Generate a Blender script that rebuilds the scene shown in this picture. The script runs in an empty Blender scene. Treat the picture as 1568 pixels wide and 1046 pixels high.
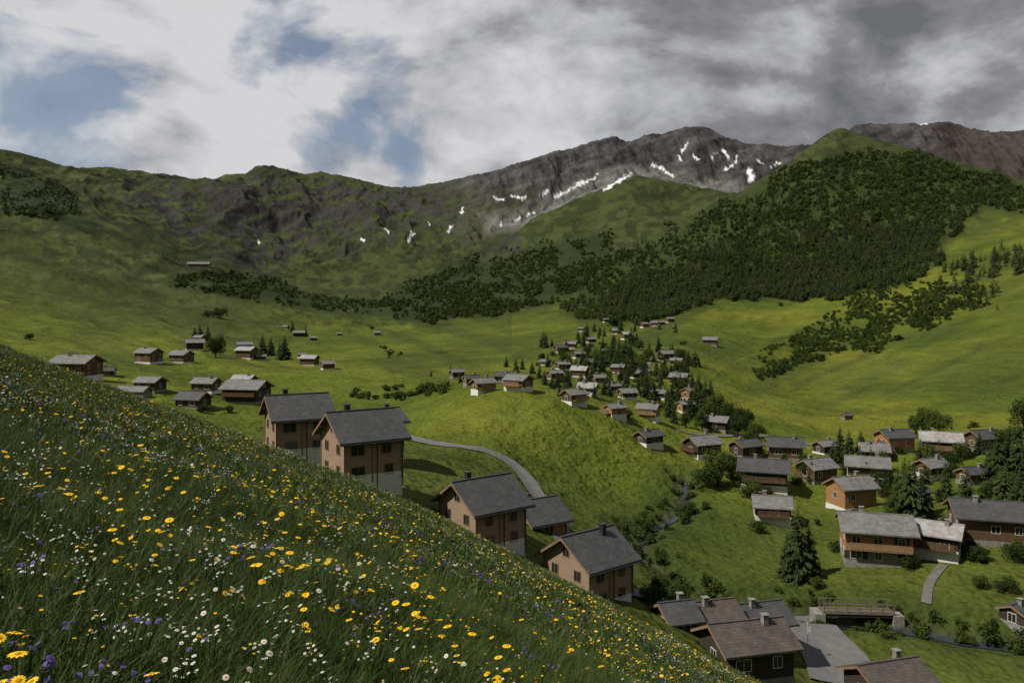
import bpy, math, random
import numpy as np
from mathutils import Vector, Matrix
random.seed(7); np.random.seed(7)
scene=bpy.context.scene
F=1230.0; CX=784.0; HY=470.0   # image pixel constants (focal length, centre column, horizon row): column tan=(b-CX)/F, row tan=(HY-d)/F
CAMH=1.5
# ------------------------------------------------------------------ noise
_R=np.random.RandomState(11).rand(8,256,256)
def vn(x,y,s=0):
    ix=np.floor(x).astype(np.int64); iy=np.floor(y).astype(np.int64)
    fx=x-ix; fy=y-iy; fx=fx*fx*fx*(fx*(fx*6-15)+10); fy=fy*fy*fy*(fy*(fy*6-15)+10)
    R=_R[s%8]; a=R[ix&255,iy&255]; b=R[(ix+1)&255,iy&255]; c=R[ix&255,(iy+1)&255]; d=R[(ix+1)&255,(iy+1)&255]
    return (a*(1-fx)+b*fx)*(1-fy)+(c*(1-fx)+d*fx)*fy*1.0
def fbm(x,y,o=4,s=0,g=0.5):
    t=0;A=1;n=0
    for i in range(o):
        t=t+A*(vn(x*2**i+17.3*i,y*2**i+9.1*i,s+i)*2-1); n+=A; A*=g
    return t/n
def ridged(x,y,o=4,s=0):
    t=0;A=1;n=0
    for i in range(o):
        t=t+A*(1-np.abs(vn(x*2**i+7.7*i,y*2**i+3.1*i,s+i)*2-1)*1.0)**2; n+=A; A*=0.5
    return t/n
def sst(a,b,x):
    t=np.clip((x-a)/(b-a),0,1); return t*t*(3-2*t)
# ------------------------------------------------------------------ terrain layers
P=[-400,0,200,400,500,620,750,850,950,1050,1150,1250,1400,1568,1950]
LAY=[
(36,[360,537,612,685,725,772,836,890,944,995,1046,1102,1170,1246,1417],25),
(60,[400,552,632,705,745,792,850,905,955,1010,1060,1110,1150,1190,1230],25),
(85,[430,548,632,705,742,768,838,885,925,965,1020,1060,1066,1075,1050],22),
(110,[440,560,640,705,715,730,765,815,850,893,905,910,892,880,840],22),
(150,[450,566,622,668,674,682,694,742,775,768,775,785,765,740,690],22),
(195,[450,566,606,640,648,645,598,604,640,675,690,700,690,668,610],18),
(260,[440,560,580,600,606,607,576,582,600,618,636,648,640,622,560],22),
(380,[410,532,548,564,568,570,560,556,552,550,585,592,570,540,470],25),
(550,[370,490,522,542,542,536,530,520,514,505,525,522,486,440,360],25),
(800,[310,432,472,506,515,510,505,490,476,460,462,452,405,350,270],28),
(1200,[250,350,398,445,468,480,470,446,412,375,345,300,290,290,270],28),
]
def tab(pts,sig):
    xs=np.arange(-900,2500.0); p=np.array(pts,float)
    y=np.interp(xs,p[:,0],p[:,1])
    k=np.exp(-0.5*(np.arange(-4*sig,4*sig+1)/max(sig,.5))**2); k/=k.sum()
    n=len(k)//2
    return np.convolve(np.pad(y,n,mode='edge'),k,mode='valid')
DEP=[];TABS=[]
for d,py,s in LAY:
    pts=list(zip(P,py))
    if d==36: pts=[(-900,135)]+pts+[(2500,1664)]
    DEP.append(d);TABS.append(tab(pts,s))
def addL(d,pts,s):
    DEP.append(d);TABS.append(tab(pts,s))
addL(1600,[(-400,200),(0,300),(200,345),(400,418),(500,440),(620,440),(750,425),(850,385),(950,345),(1050,325),(1130,296),(1160,276),(1210,246),(1250,216),(1285,193),(1320,208),(1390,226),(1470,250),(1568,276),(1950,330)],7)
addL(2000,[(-400,190),(0,276),(200,320),(400,388),(500,400),(620,396),(750,372),(840,326),(900,297),(960,273),(985,267),(1040,279),(1100,292),(1150,300),(1250,325),(1400,335),(1568,340),(1950,380)],8)
addL(2350,[(-400,170),(0,256),(200,300),(400,352),(500,355),(620,356),(750,340),(840,334),(985,315),(1100,308),(1250,305),(1568,300),(1950,300)],14)
addL(2700,[(-400,150),(0,243),(200,272),(400,286),(500,296),(620,312),(750,296),(850,272),(985,250),(1060,238),(1150,258),(1250,250),(1400,215),(1568,228),(1950,250)],14)
addL(3050,[(-400,150),(-100,205),(0,229),(40,237),(100,254),(130,259),(165,256),(215,264),(260,271),(330,277),(345,268),(375,267),(392,256),(420,257),(465,266),(490,263),(530,271),(552,275),(575,283),(600,287),(625,289),(680,278),(720,270),(760,262),(800,248),(850,233),(880,228),(915,215),(940,208),(958,217),(985,210),(1020,203),(1050,195),(1064,193),(1090,199),(1110,212),(1145,222),(1190,224),(1240,222),(1300,200),(1312,192),(1330,190),(1400,190),(1450,188),(1480,196),(1520,202),(1568,201),(1950,230)],2)
addL(4600,[(-400,420),(1950,420)],5)
TABS=np.array(TABS); LT=np.log(np.array(DEP,float)); K=len(DEP)
VT=(HY-TABS)/F
STREAM=np.array([(36,168),(32,150),(24,138),(20,128),(19.5,117),(28,109),(40,106),(46,104),(54,101),(66,97),(90,90)],float)
def segd(x,y,pl):
    d=np.full(np.shape(x),1e9)
    for a,b in zip(pl[:-1],pl[1:]):
        ax,ay=a[0],a[1];bx,by=b[0],b[1]
        L=(bx-ax)**2+(by-ay)**2+1e-9
        t=np.clip(((x-ax)*(bx-ax)+(y-ay)*(by-ay))/L,0,1)
        d=np.minimum(d,np.hypot(x-ax-t*(bx-ax),y-ay-t*(by-ay)))
    return d
def terrain1(x,y):
    r=np.hypot(x,y); az=np.arctan2(x,y); azc=np.clip(az,-0.85,0.85)
    Y=np.maximum(r*np.cos(azc),0.02); u=np.tan(azc); px=CX+F*u
    w=1+0.13*fbm(px/170.0,np.log(Y)*1.5,3,2)*sst(500,1500,Y)
    Yw=Y*w; t=np.clip(np.log(Yw),LT[0],LT[-1]-1e-6)
    gi=np.clip(px+900,0,TABS.shape[1]-2); i0=gi.astype(int); f=gi-i0
    V=VT[:,i0]*(1-f)+VT[:,i0+1]*f
    k=np.clip(np.searchsorted(LT,t,side='right')-1,0,K-2)
    ar=np.arange(x.size)
    h=np.diff(LT)
    dl=np.diff(V,axis=0)/h[:,None]
    T=np.zeros_like(V)
    a=dl[:-1];b=dl[1:]
    T[1:-1]=np.where(a*b>0,2*a*b/(a+b+np.where(np.abs(a+b)<1e-12,1e-12,0)),0)
    T[0]=0
    hk=h[k]; s=(t-LT[k])/hk
    v0=V[k,ar];v1=V[k+1,ar];m0=T[k,ar]*hk;m1=T[k+1,ar]*hk
    v=(2*s**3-3*s**2+1)*v0+(s**3-2*s**2+s)*m0+(-2*s**3+3*s**2)*v1+(s**3-s**2)*m1
    ve=V[0]
    near=ve+CAMH/36.0-CAMH/Y
    v=np.where(Y<36,near,v)
    z=v*Y
    py=HY-v*F
    n1=0.045*fbm(x/0.9,y/0.9,3,1)+0.10*fbm(x/4,y/4,2,3)*sst(2,10,r)
    m=sst(38,110,Y)
    n2=(0.9*fbm(x/26,y/26,3,4)+0.22*fbm(x/7,y/7,2,5))*m
    # spurs and cattle terraces running down the flanks
    lf=(1-sst(380,620,px))*sst(260,600,Y)*(1-sst(1700,2300,Y)); rt=sst(1040,1180,px)*sst(220,420,Y)*(1-sst(1300,1600,Y))
    wq=0.5*fbm(px/120,py/60,3,2)
    cl_=(py-.32*px); cr_=(py+.42*px)
    n2=n2+lf*(Y/700.0)*(11*(ridged(cl_/48+wq,px/420,3,1)-.5)+2.2*(ridged(cl_/9+2*wq,px/260,2,4)-.5))
    n2=n2+rt*(Y/700.0)*(5.5*(ridged(cr_/55+wq,px/420,3,5)-.5)+.9*(ridged(cr_/10+2*wq,px/260,2,6)-.5))
    ct=sst(120,160,Y)*(1-sst(330,520,Y))*(1-lf)*(1-rt); n2=n2+ct*2.0*(ridged(x/42+.5*fbm(x/50,y/50,2,1),y/26,2,2)-.5)
    m3=sst(350,1100,Y)
    n3=m3*(8*fbm(x/130,y/130,4,6)+13*(ridged(x/160+0.3*fbm(x/90,y/90,2,1),y/260,4,2)-0.5))
    rk=rockmask(px,py,Y)
    gul=ridged(x/150+0.7*fbm(x/200,y/200,2,3)+y/600,y/240,5,3)-0.5
    n4=rk*(56*gul+26*fbm(x/60,y/60,5,5)+9*(ridged(x/28,y/28,3,1)-.5))
    jag=rk*sst(2500,2900,Y)*13*(ridged(x/34,y/60,4,6)-.55)
    sk=1-0.75*sst(2750,3050,Yw)*(1-sst(3100,3300,Yw)) 
    cr=1-0.6*np.exp(-((np.log(Yw)-math.log(1600))/0.08)**2)
    z=z+n1+n2*1.0+(n3*cr+n4)*sk+jag
    sd=segd(x,y,STREAM)
    z=z-2.2*np.exp(-(sd/3.2)**2)
    wb=sst(0.85,2.2,np.abs(az))
    plane=-0.45*x-0.29*y-CAMH
    ss=sst(15,60,r)
    zb=plane*(1-ss)+ss*np.minimum(0.3*r,500)
    z=z*(1-wb)+wb*zb
    return z
def rockmask(px,py,Y):
    n=fbm(px/60,py/22,4,5)
    a=sst(640,760,px+40*n)*sst(2050,2250,Y)
    b=sst(1220,1300,px)*sst(1900,2200,Y)
    c=sst(1650,2300,Y)*sst(225,420,px+70*n)*(1-a)*(0.8+0.4*n)
    d=sst(1500,2200,Y)*(1-sst(225,420,px))*.6
    return np.clip(np.maximum(np.maximum(a,b),np.maximum(c,d)),0,1)
def terrain(x,y):
    x=np.atleast_1d(np.asarray(x,float)).ravel(); y=np.atleast_1d(np.asarray(y,float)).ravel()
    out=np.empty(x.size)
    for i in range(0,x.size,120000):
        out[i:i+120000]=terrain1(x[i:i+120000],y[i:i+120000])
    return out
def hz(x,y): return float(terrain(x,y)[0])
# ------------------------------------------------------------------ grid
RR=np.concatenate([np.exp(np.linspace(math.log(0.35),math.log(30),170,endpoint=False)),np.exp(np.linspace(math.log(30),math.log(1500),380,endpoint=False)),np.linspace(1500,4600,440,endpoint=False),np.linspace(4600,6000,6)]); NR=len(RR)
front=np.linspace(-0.80,0.80,1150)
back=np.concatenate([np.linspace(0.80,math.pi,40)[1:], np.linspace(-math.pi,-0.80,40)[1:-1]])
AZ=np.concatenate([front,back]); NA=len(AZ)
A2,R2=np.meshgrid(AZ,RR,indexing='ij')
GX=(R2*np.sin(A2)); GY=(R2*np.cos(A2))
GZ=terrain(GX,GY).reshape(GX.shape)
Yf=GY[:1150]; PYg=HY-F*GZ[:1150]/np.maximum(Yf,1e-3)
FPX=CX+F*np.tan(front)
def cast(px,py,Ymin=62.0):
    """first ground point along the ray through an image pixel, beyond Ymin"""
    c=int(np.clip(np.searchsorted(FPX,px),1,1148))
    if abs(FPX[c-1]-px)<abs(FPX[c]-px): c-=1
    m=(Yf[c]>Ymin)&(PYg[c]<=py)
    k=np.argmax(m)
    if not m[k]: return None
    if k>0 and Yf[c,k-1]>Ymin:
        p0,p1=PYg[c,k-1],PYg[c,k]; f=0 if abs(p1-p0)<1e-6 else np.clip((p0-py)/(p0-p1),0,1)
    else: f=1
    Y=Yf[c,k-1]*(1-f)+Yf[c,k]*f
    x=(px-CX)/F*Y
    return x,Y,hz(x,Y)
# ------------------------------------------------------------------ helpers
def link(o): scene.collection.objects.link(o); return o
def mesh_np(name,V,Fq,smooth=False):
    me=bpy.data.meshes.new(name); V=np.asarray(V,np.float32); Fq=np.asarray(Fq,np.int32)
    n=Fq.shape[1]
    me.vertices.add(len(V)); me.vertices.foreach_set('co',V.ravel())
    me.loops.add(Fq.size); me.loops.foreach_set('vertex_index',Fq.ravel())
    me.polygons.add(len(Fq)); me.polygons.foreach_set('loop_start',np.arange(0,Fq.size,n,dtype=np.int32))
    try: me.polygons.foreach_set('loop_total',np.full(len(Fq),n,np.int32))
    except Exception: pass
    if smooth: me.polygons.foreach_set('use_smooth',np.ones(len(Fq),bool))
    me.update(calc_edges=True); me.validate()
    return me
def nt_new(name):
    m=bpy.data.materials.new(name); m.use_nodes=True; nt=m.node_tree; nt.nodes.clear()
    o=nt.nodes.new('ShaderNodeOutputMaterial'); b=nt.nodes.new('ShaderNodeBsdfPrincipled')
    nt.links.new(b.outputs[0],o.inputs[0]); b.inputs['Specular IOR Level'].default_value=0.2
    return m,nt,b,o
def noise(nt,vec,scale,detail=4,rough=0.55,dist=0):
    n=nt.nodes.new('ShaderNodeTexNoise'); n.inputs['Scale'].default_value=scale; n.inputs['Detail'].default_value=detail
    n.inputs['Roughness'].default_value=rough; n.inputs['Distortion'].default_value=dist
    if vec is not None: nt.links.new(vec,n.inputs['Vector'])
    return n.outputs['Fac']
def ramp(nt,fac,stops):
    r=nt.nodes.new('ShaderNodeValToRGB'); e=r.color_ramp.elements
    while len(e)<len(stops): e.new(0.5)
    for i,(p,c) in enumerate(stops):
        e[i].position=p; e[i].color=(*c,1) if len(c)==3 else c
    nt.links.new(fac,r.inputs[0]); return r.outputs[0]
def math_(nt,op,a,b=None,c=None,clamp=False):
    n=nt.nodes.new('ShaderNodeMath'); n.operation=op; n.use_clamp=clamp
    for i,v in enumerate((a,b,c)):
        if v is None: continue
        if isinstance(v,(int,float)): n.inputs[i].default_value=v
        else: nt.links.new(v,n.inputs[i])
    return n.outputs[0]
def mixc(nt,fac,a,b,mode='MIX'):
    n=nt.nodes.new('ShaderNodeMix'); n.data_type='RGBA'; n.blend_type=mode
    for s,v in ((0,fac),(6,a),(7,b)):
        if isinstance(v,(int,float)): n.inputs[s].default_value=v
        elif isinstance(v,tuple): n.inputs[s].default_value=(*v,1)
        else: nt.links.new(v,n.inputs[s])
    return n.outputs[2]
def bump(nt,b,h,st=0.3,dist=0.05):
    n=nt.nodes.new('ShaderNodeBump'); n.inputs['Strength'].default_value=st; n.inputs['Distance'].default_value=dist
    nt.links.new(h,n.inputs['Height']); nt.links.new(n.outputs[0],b.inputs['Normal'])
def objco(nt):
    return nt.nodes.new('ShaderNodeTexCoord').outputs['Object']
# ------------------------------------------------------------------ terrain mesh
V=np.stack([GX,GY,GZ],-1).reshape(-1,3)
V=np.vstack([V,[[0,0,-CAMH]]])
i=np.arange(NA)[:,None]; j=np.arange(NR-1)[None,:]; i2=(i+1)%NA
Q=np.stack([i*NR+j,i*NR+j+1,i2*NR+j+1,i2*NR+j],-1).reshape(-1,4)[:, ::-1]
me=mesh_np('terrain',V,Q,True)
nrm=np.empty(len(V)*3,np.float32); me.vertices.foreach_get('normal',nrm); nz=np.abs(nrm.reshape(-1,3)[:,2])
x,y,z=V.T; r=np.hypot(x,y)+1e-6; az=np.clip(np.arctan2(x,y),-0.85,0.85); Yv=r*np.cos(az); px=CX+F*np.tan(az); py=HY-F*z/np.maximum(Yv,.1)
def poly(px,py,pts,soft,nseed=0,warp=10):
    X=px+warp*fbm(px/35,py/25,4,nseed); Yy=py+warp*0.6*fbm(px/30+50,py/20,4,nseed+1)
    ins=np.zeros(px.shape,bool); n=len(pts)
    for a in range(n):
        x0,y0=pts[a];x1,y1=pts[(a+1)%n]
        if y0==y1: continue
        c=((y0>Yy)!=(y1>Yy))&(X<(x1-x0)*(Yy-y0)/(y1-y0)+x0); ins^=c
    d=segd(X,Yy,[*pts,pts[0]])
    return np.clip(0.5+np.where(ins,d,-d)/(2*soft),0,1)
def C(*a): return np.array(a)[None,:]
def mix(c,c2,f): return c*(1-f[:,None])+c2*f[:,None]
n1=fbm(x/60,y/60,4,1); n2=fbm(x/12,y/12,3,2); n3=fbm(x/250,y/250,4,3); nb=fbm(px/14,py/8,4,4)
col=mix(C(.066,.092,.013)+0*V,C(.116,.130,.018),sst(-.5,.5,n1+.3*n2))
col=mix(col,C(.043,.060,.015),sst(.0,.45,n3+0.35*n2)*.5)
strk=fbm((py-.32*px)/16,px/160,3,3)*(px<CX)+fbm((py+.42*px)/16,px/160,3,5)*(px>=CX)
col=mix(col,C(.040,.053,.016),sst(.0,.5,strk)*sst(200,400,Yv)*.6)
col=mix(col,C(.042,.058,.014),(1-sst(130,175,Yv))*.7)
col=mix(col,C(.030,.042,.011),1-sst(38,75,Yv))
col=mix(col,C(.046,.057,.021),sst(700,1500,Yv)*.9)
left=(1-sst(300,520,px))*sst(500,1000,Yv)
col=mix(col,C(.050,.062,.021)*(1+.6*strk[:,None]),left*.85)
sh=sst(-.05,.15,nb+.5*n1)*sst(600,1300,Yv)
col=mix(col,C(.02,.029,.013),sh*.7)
FOREST=[(855,475),(895,430),(950,385),(1040,345),(1130,300),(1200,262),(1262,240),(1330,232),(1420,238),(1500,262),(1568,290),(1640,300),(1640,330),(1568,330),(1500,322),(1465,350),(1440,400),(1380,436),(1330,447),(1215,464),(1100,464),(1030,484),(960,494),(890,494)]
mf=poly(px,py,FOREST,8,1)*(Yv>400)*(Yv<1750)
col=mix(col,C(.028,.041,.012),mf*.75)
SCRUB=[(585,462),(640,425),(720,395),(830,375),(930,350),(940,400),(870,460),(790,482),(690,495),(610,488)]
ms=poly(px,py,SCRUB,10,2)*(Yv>500)
col=mix(col,C(.020,.031,.013),ms*.75)
LW=[(250,430),(330,415),(420,425),(470,450),(600,462),(640,482),(560,484),(450,472),(330,450),(250,440)]
mw=poly(px,py,LW,5,3)*(Yv>500); col=mix(col,C(.02,.032,.012),mw*.7)
LW2=[(0,255),(60,270),(120,300),(135,330),(60,335),(0,330)]
mw2=poly(px,py,LW2,12,4)*(Yv>700); col=mix(col,C(.022,.033,.016),mw2*.8)
cliff=1-sst(.62,.88,nz)
cirq=poly(px,py,[(160,285),(340,270),(560,275),(720,280),(720,335),(600,340),(560,360),(500,360),(450,395),(400,415),(340,400),(270,360),(200,325)],14,2)*(Yv>1500)
rr=np.clip(cirq*(.45+.8*cliff+1.1*nb),0,1)
col=mix(col,C(.036,.034,.036)*(1+.6*nb[:,None]),rr)
rr2=np.clip((cliff-.3)*1.6+.6*nb,0,1)*sst(1300,1900,Yv)*(px<800); col=mix(col,C(.038,.036,.035),rr2*.7)
grey=np.clip(sst(660,740,px+45*nb)*sst(2080,2200,Yv)+sst(1270,1330,px)*sst(1900,2200,Yv),0,1)
stra=fbm((py+.35*px)/5,px/60,3,6)
rc=C(.056,.053,.055)*(1+.6*fbm(px/9,py/12,4,6)[:,None]+.5*stra[:,None]+.3*fbm(px/40+py/20,py/9,3,2)[:,None])
col=mix(col,rc,grey)
gm=grey*sst(268,330,py+40*nb+ (px-700)*-.12)*(1-sst(820,900,px))
col=mix(col,C(.042,.05,.02),np.clip(gm,0,1)*.75)
scree=poly(px,py,[(740,334),(830,315),(870,280),(960,255),(1020,262),(1140,280),(1140,300),(1000,300),(930,300),(860,330),(800,350),(740,352)],9,5)*(Yv>1950)
col=mix(col,C(.14,.137,.137)*(1+.4*nb[:,None]+.4*stra[:,None]),scree*.85)
red=sst(1400,1480,px)*grey; col=mix(col,C(.055,.045,.041),red*.7)
SN=[(892,280,872,292,3.0),(872,292,850,304,1.6),(905,274,890,281,1.6),(968,266,945,279,2.2),(945,279,926,291,1.5),(1148,262,1150,275,4.5),(1012,258,1030,271,1.7),(1052,220,1046,232,1.7),(1106,230,1116,242,1.8),(1131,239,1125,251,1.5),(785,300,805,304,1.8),(758,303,772,306,1.4),(820,325,806,331,1.2),(800,333,788,339,1.4),(771,341,765,347,1.4),(632,358,625,369,2.2),(691,347,684,355,1.6),(554,366,559,369,1.6),(709,319,706,327,1.2),(395,368,398,374,1.3),(840,291,828,300,1.3),(1191,249,1180,257,1.4),(1096,235,1088,241,1.4),(1038,238,1042,247,1.3),(1405,189,1420,191,1.1),(860,296,848,302,1.3),(915,268,908,276,1.2),(1000,252,1008,258,1.2),(1120,252,1110,262,1.1),(1160,246,1166,252,1.2),(1060,240,1070,246,1.1),(590,352,596,356,1.1),(655,340,660,345,1.0)]
X=px+4*fbm(px/5,py/5,3,1);Yy=py+3*fbm(px/5,py/4,3,3)
sd=np.full(px.shape,9.)
far=Yv>1500
for a,b,c,d,w in SN:
    sd[far]=np.minimum(sd[far],segd(X[far],Yy[far],[(a,b),(c,d)])/w)
sm=(1-sst(.7,1.1,sd))*far
col=mix(col,C(.62,.64,.68),sm)
sdw=segd(x,y,STREAM); col=mix(col,C(.07,.065,.05),(1-sst(1.0,2.2,sdw+1.2*n2))*.8)
bank=(1-sst(3,9,sdw+4*n2)); col=mix(col,C(.03,.045,.013),bank*.5)
col=np.clip(col,.004,.9)
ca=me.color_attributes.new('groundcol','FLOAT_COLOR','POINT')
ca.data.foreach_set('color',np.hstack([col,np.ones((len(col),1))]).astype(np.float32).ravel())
m,nt,b,o=nt_new('alpine_ground'); co=objco(nt)
at=nt.nodes.new('ShaderNodeAttribute'); at.attribute_name='groundcol'
na=noise(nt,co,1.3,4,.7); nbb=noise(nt,co,0.11,5,.65); nc=noise(nt,co,0.02,6,.7)
s=math_(nt,'ADD',math_(nt,'ADD',math_(nt,'MULTIPLY',na,1.3),math_(nt,'MULTIPLY',nbb,.7)),nc)
s=math_(nt,'MULTIPLY_ADD',s,1.3,-.95,clamp=False); s=math_(nt,'MAXIMUM',s,.3)
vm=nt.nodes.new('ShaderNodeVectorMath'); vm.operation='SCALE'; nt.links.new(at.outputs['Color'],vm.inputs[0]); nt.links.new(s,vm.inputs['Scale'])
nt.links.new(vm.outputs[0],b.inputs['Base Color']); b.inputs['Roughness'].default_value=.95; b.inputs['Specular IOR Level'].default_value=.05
bump(nt,b,math_(nt,'ADD',math_(nt,'MULTIPLY',nc,9),math_(nt,'ADD',math_(nt,'MULTIPLY',nbb,.6),math_(nt,'MULTIPLY',na,.12))),1.0,1.0)
me.materials.append(m); terr=link(bpy.data.objects.new('terrain',me))
# ------------------------------------------------------------------ materials
def wood(name,c1,c2,sc=5.0):
    m,nt,b,o=nt_new(name); co=objco(nt)
    w=nt.nodes.new('ShaderNodeTexWave'); w.bands_direction='Z'; w.inputs['Scale'].default_value=sc/6.28*2; w.inputs['Distortion'].default_value=.3; w.inputs['Detail'].default_value=1
    nt.links.new(co,w.inputs['Vector'])
    mp=nt.nodes.new('ShaderNodeMapping'); mp.inputs['Scale'].default_value=(.5,.5,3); nt.links.new(co,mp.inputs[0])
    n=noise(nt,mp.outputs[0],1.5,5,.65)
    c=ramp(nt,n,[(.3,c1),(.7,c2)])
    c=mixc(nt,math_(nt,'MULTIPLY',ramp(nt,w.outputs['Fac'],[(0,(1,1,1)),(.22,(0,0,0))]),.45),c,tuple(k*.4 for k in c1))
    nt.links.new(c,b.inputs['Base Color']); b.inputs['Roughness'].default_value=.8
    return m
def plain(name,c,rough=.8,var=.25,sc=2.0,metal=0):
    m,nt,b,o=nt_new(name); co=objco(nt); n=noise(nt,co,sc,5,.65)
    cc=ramp(nt,n,[(.3,tuple(k*(1-var) for k in c)),(.7,tuple(min(1,k*(1+var)) for k in c))])
    nt.links.new(cc,b.inputs['Base Color']); b.inputs['Roughness'].default_value=rough; b.inputs['Metallic'].default_value=metal
    return m
def roofm(name,c,c2,rows=3.0):
    m,nt,b,o=nt_new(name); co=objco(nt)
    w=nt.nodes.new('ShaderNodeTexWave'); w.wave_profile='SAW'; w.bands_direction='Y'; w.inputs['Scale'].default_value=rows*.32; w.inputs['Distortion'].default_value=.2; nt.links.new(co,w.inputs[0])
    w2=nt.nodes.new('ShaderNodeTexVoronoi'); w2.inputs['Scale'].default_value=2.2; nt.links.new(co,w2.inputs['Vector'])
    n=noise(nt,co,.6,6,.7)
    cc=ramp(nt,n,[(.3,c),(.72,c2)])
    sx=nt.nodes.new('ShaderNodeSeparateColor'); nt.links.new(w2.outputs['Color'],sx.inputs[0])
    vm=nt.nodes.new('ShaderNodeVectorMath'); vm.operation='SCALE'; nt.links.new(cc,vm.inputs[0]); nt.links.new(math_(nt,'MULTIPLY_ADD',sx.outputs[0],.35,.82),vm.inputs['Scale']); cc=vm.outputs[0]
    cc=mixc(nt,math_(nt,'MULTIPLY',ramp(nt,w.outputs['Fac'],[(0,(1,1,1)),(.25,(0,0,0))]),.5),cc,(c[0]*.35,c[1]*.35,c[2]*.35))
    nt.links.new(cc,b.inputs['Base Color']); b.inputs['Roughness'].default_value=.65; b.inputs['Specular IOR Level'].default_value=.35
    bump(nt,b,w.outputs['Fac'],.5,.03); return m
W_NEW=wood('new_larch',(.235,.165,.12),(.32,.235,.175)); W_OR=wood('honey_wood',(.24,.125,.055),(.36,.20,.095)); W_BR=wood('brown_wood',(.075,.046,.03),(.14,.085,.052)); W_DK=wood('dark_wood',(.03,.023,.018),(.06,.046,.036)); W_GY=wood('weathered_wood',(.11,.09,.07),(.2,.17,.14))
R_DK=roofm('slate_dark',(.045,.047,.052),(.07,.072,.078)); R_GY=roofm('shingle_grey',(.10,.10,.10),(.19,.19,.19)); R_LT=roofm('shingle_light',(.2,.2,.205),(.34,.34,.34)); R_BR=roofm('shingle_brown',(.055,.047,.044),(.10,.083,.077))
PLA=plain('white_plaster',(.6,.59,.57),.9,.1); STO=plain('rubble_stone',(.2,.19,.18),.95,.4,3); TRIM=plain('trim_wood',(.21,.135,.08),.8); FRW=plain('window_frame',(.5,.47,.42),.6,.1); MET=plain('metal_dark',(.05,.05,.055),.4,.2,2,.5)
m,nt,b,o=nt_new('glass_dark'); b.inputs['Base Color'].default_value=(.015,.018,.022,1); b.inputs['Roughness'].default_value=.08; b.inputs['Specular IOR Level'].default_value=.6; GLS=m
ASP=plain('asphalt',(.12,.12,.12),.9,.2,1.2); GRV=plain('gravel',(.12,.115,.105),.95,.3,1.5); LOT=plain('car_park_asphalt',(.12,.12,.125),.9,.2,.8); WAT=plain('stream_water',(.03,.04,.045),.15,.3,.8)
# ------------------------------------------------------------------ geometry accumulators
class G:
    def __init__(s): s.v=[];s.f=[]
    def add(s,v,f):
        n=len(s.v); s.v+=v; s.f+=[tuple(i+n for i in q) for q in f]
    def box(s,x0,x1,y0,y1,z0,z1):
        s.add([(x0,y0,z0),(x1,y0,z0),(x1,y1,z0),(x0,y1,z0),(x0,y0,z1),(x1,y0,z1),(x1,y1,z1),(x0,y1,z1)],
        [(0,3,2,1),(4,5,6,7),(0,1,5,4),(1,2,6,5),(2,3,7,6),(3,0,4,7)])
    def cyl(s,p,q,r0,r1,n=6):
        p=Vector(p);q=Vector(q);d=(q-p).normalized(); a=d.orthogonal().normalized(); b=d.cross(a)
        vs=[tuple(p+(a*math.cos(t)+b*math.sin(t))*r0) for t in [6.283*i/n for i in range(n)]]+[tuple(q+(a*math.cos(t)+b*math.sin(t))*r1) for t in [6.283*i/n for i in range(n)]]
        s.add(vs,[(i,(i+1)%n,n+(i+1)%n,n+i) for i in range(n)]+[tuple(range(n-1,-1,-1)),tuple(range(n,2*n))])
    def obj(s,name,mat,parent=None,smooth=False):
        if not s.v: return None
        me=bpy.data.meshes.new(name); me.from_pydata(s.v,[],s.f); me.update(); me.materials.append(mat)
        if smooth: me.polygons.foreach_set('use_smooth',[True]*len(me.polygons))
        o=link(bpy.data.objects.new(name,me)); o.parent=parent; return o
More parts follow.
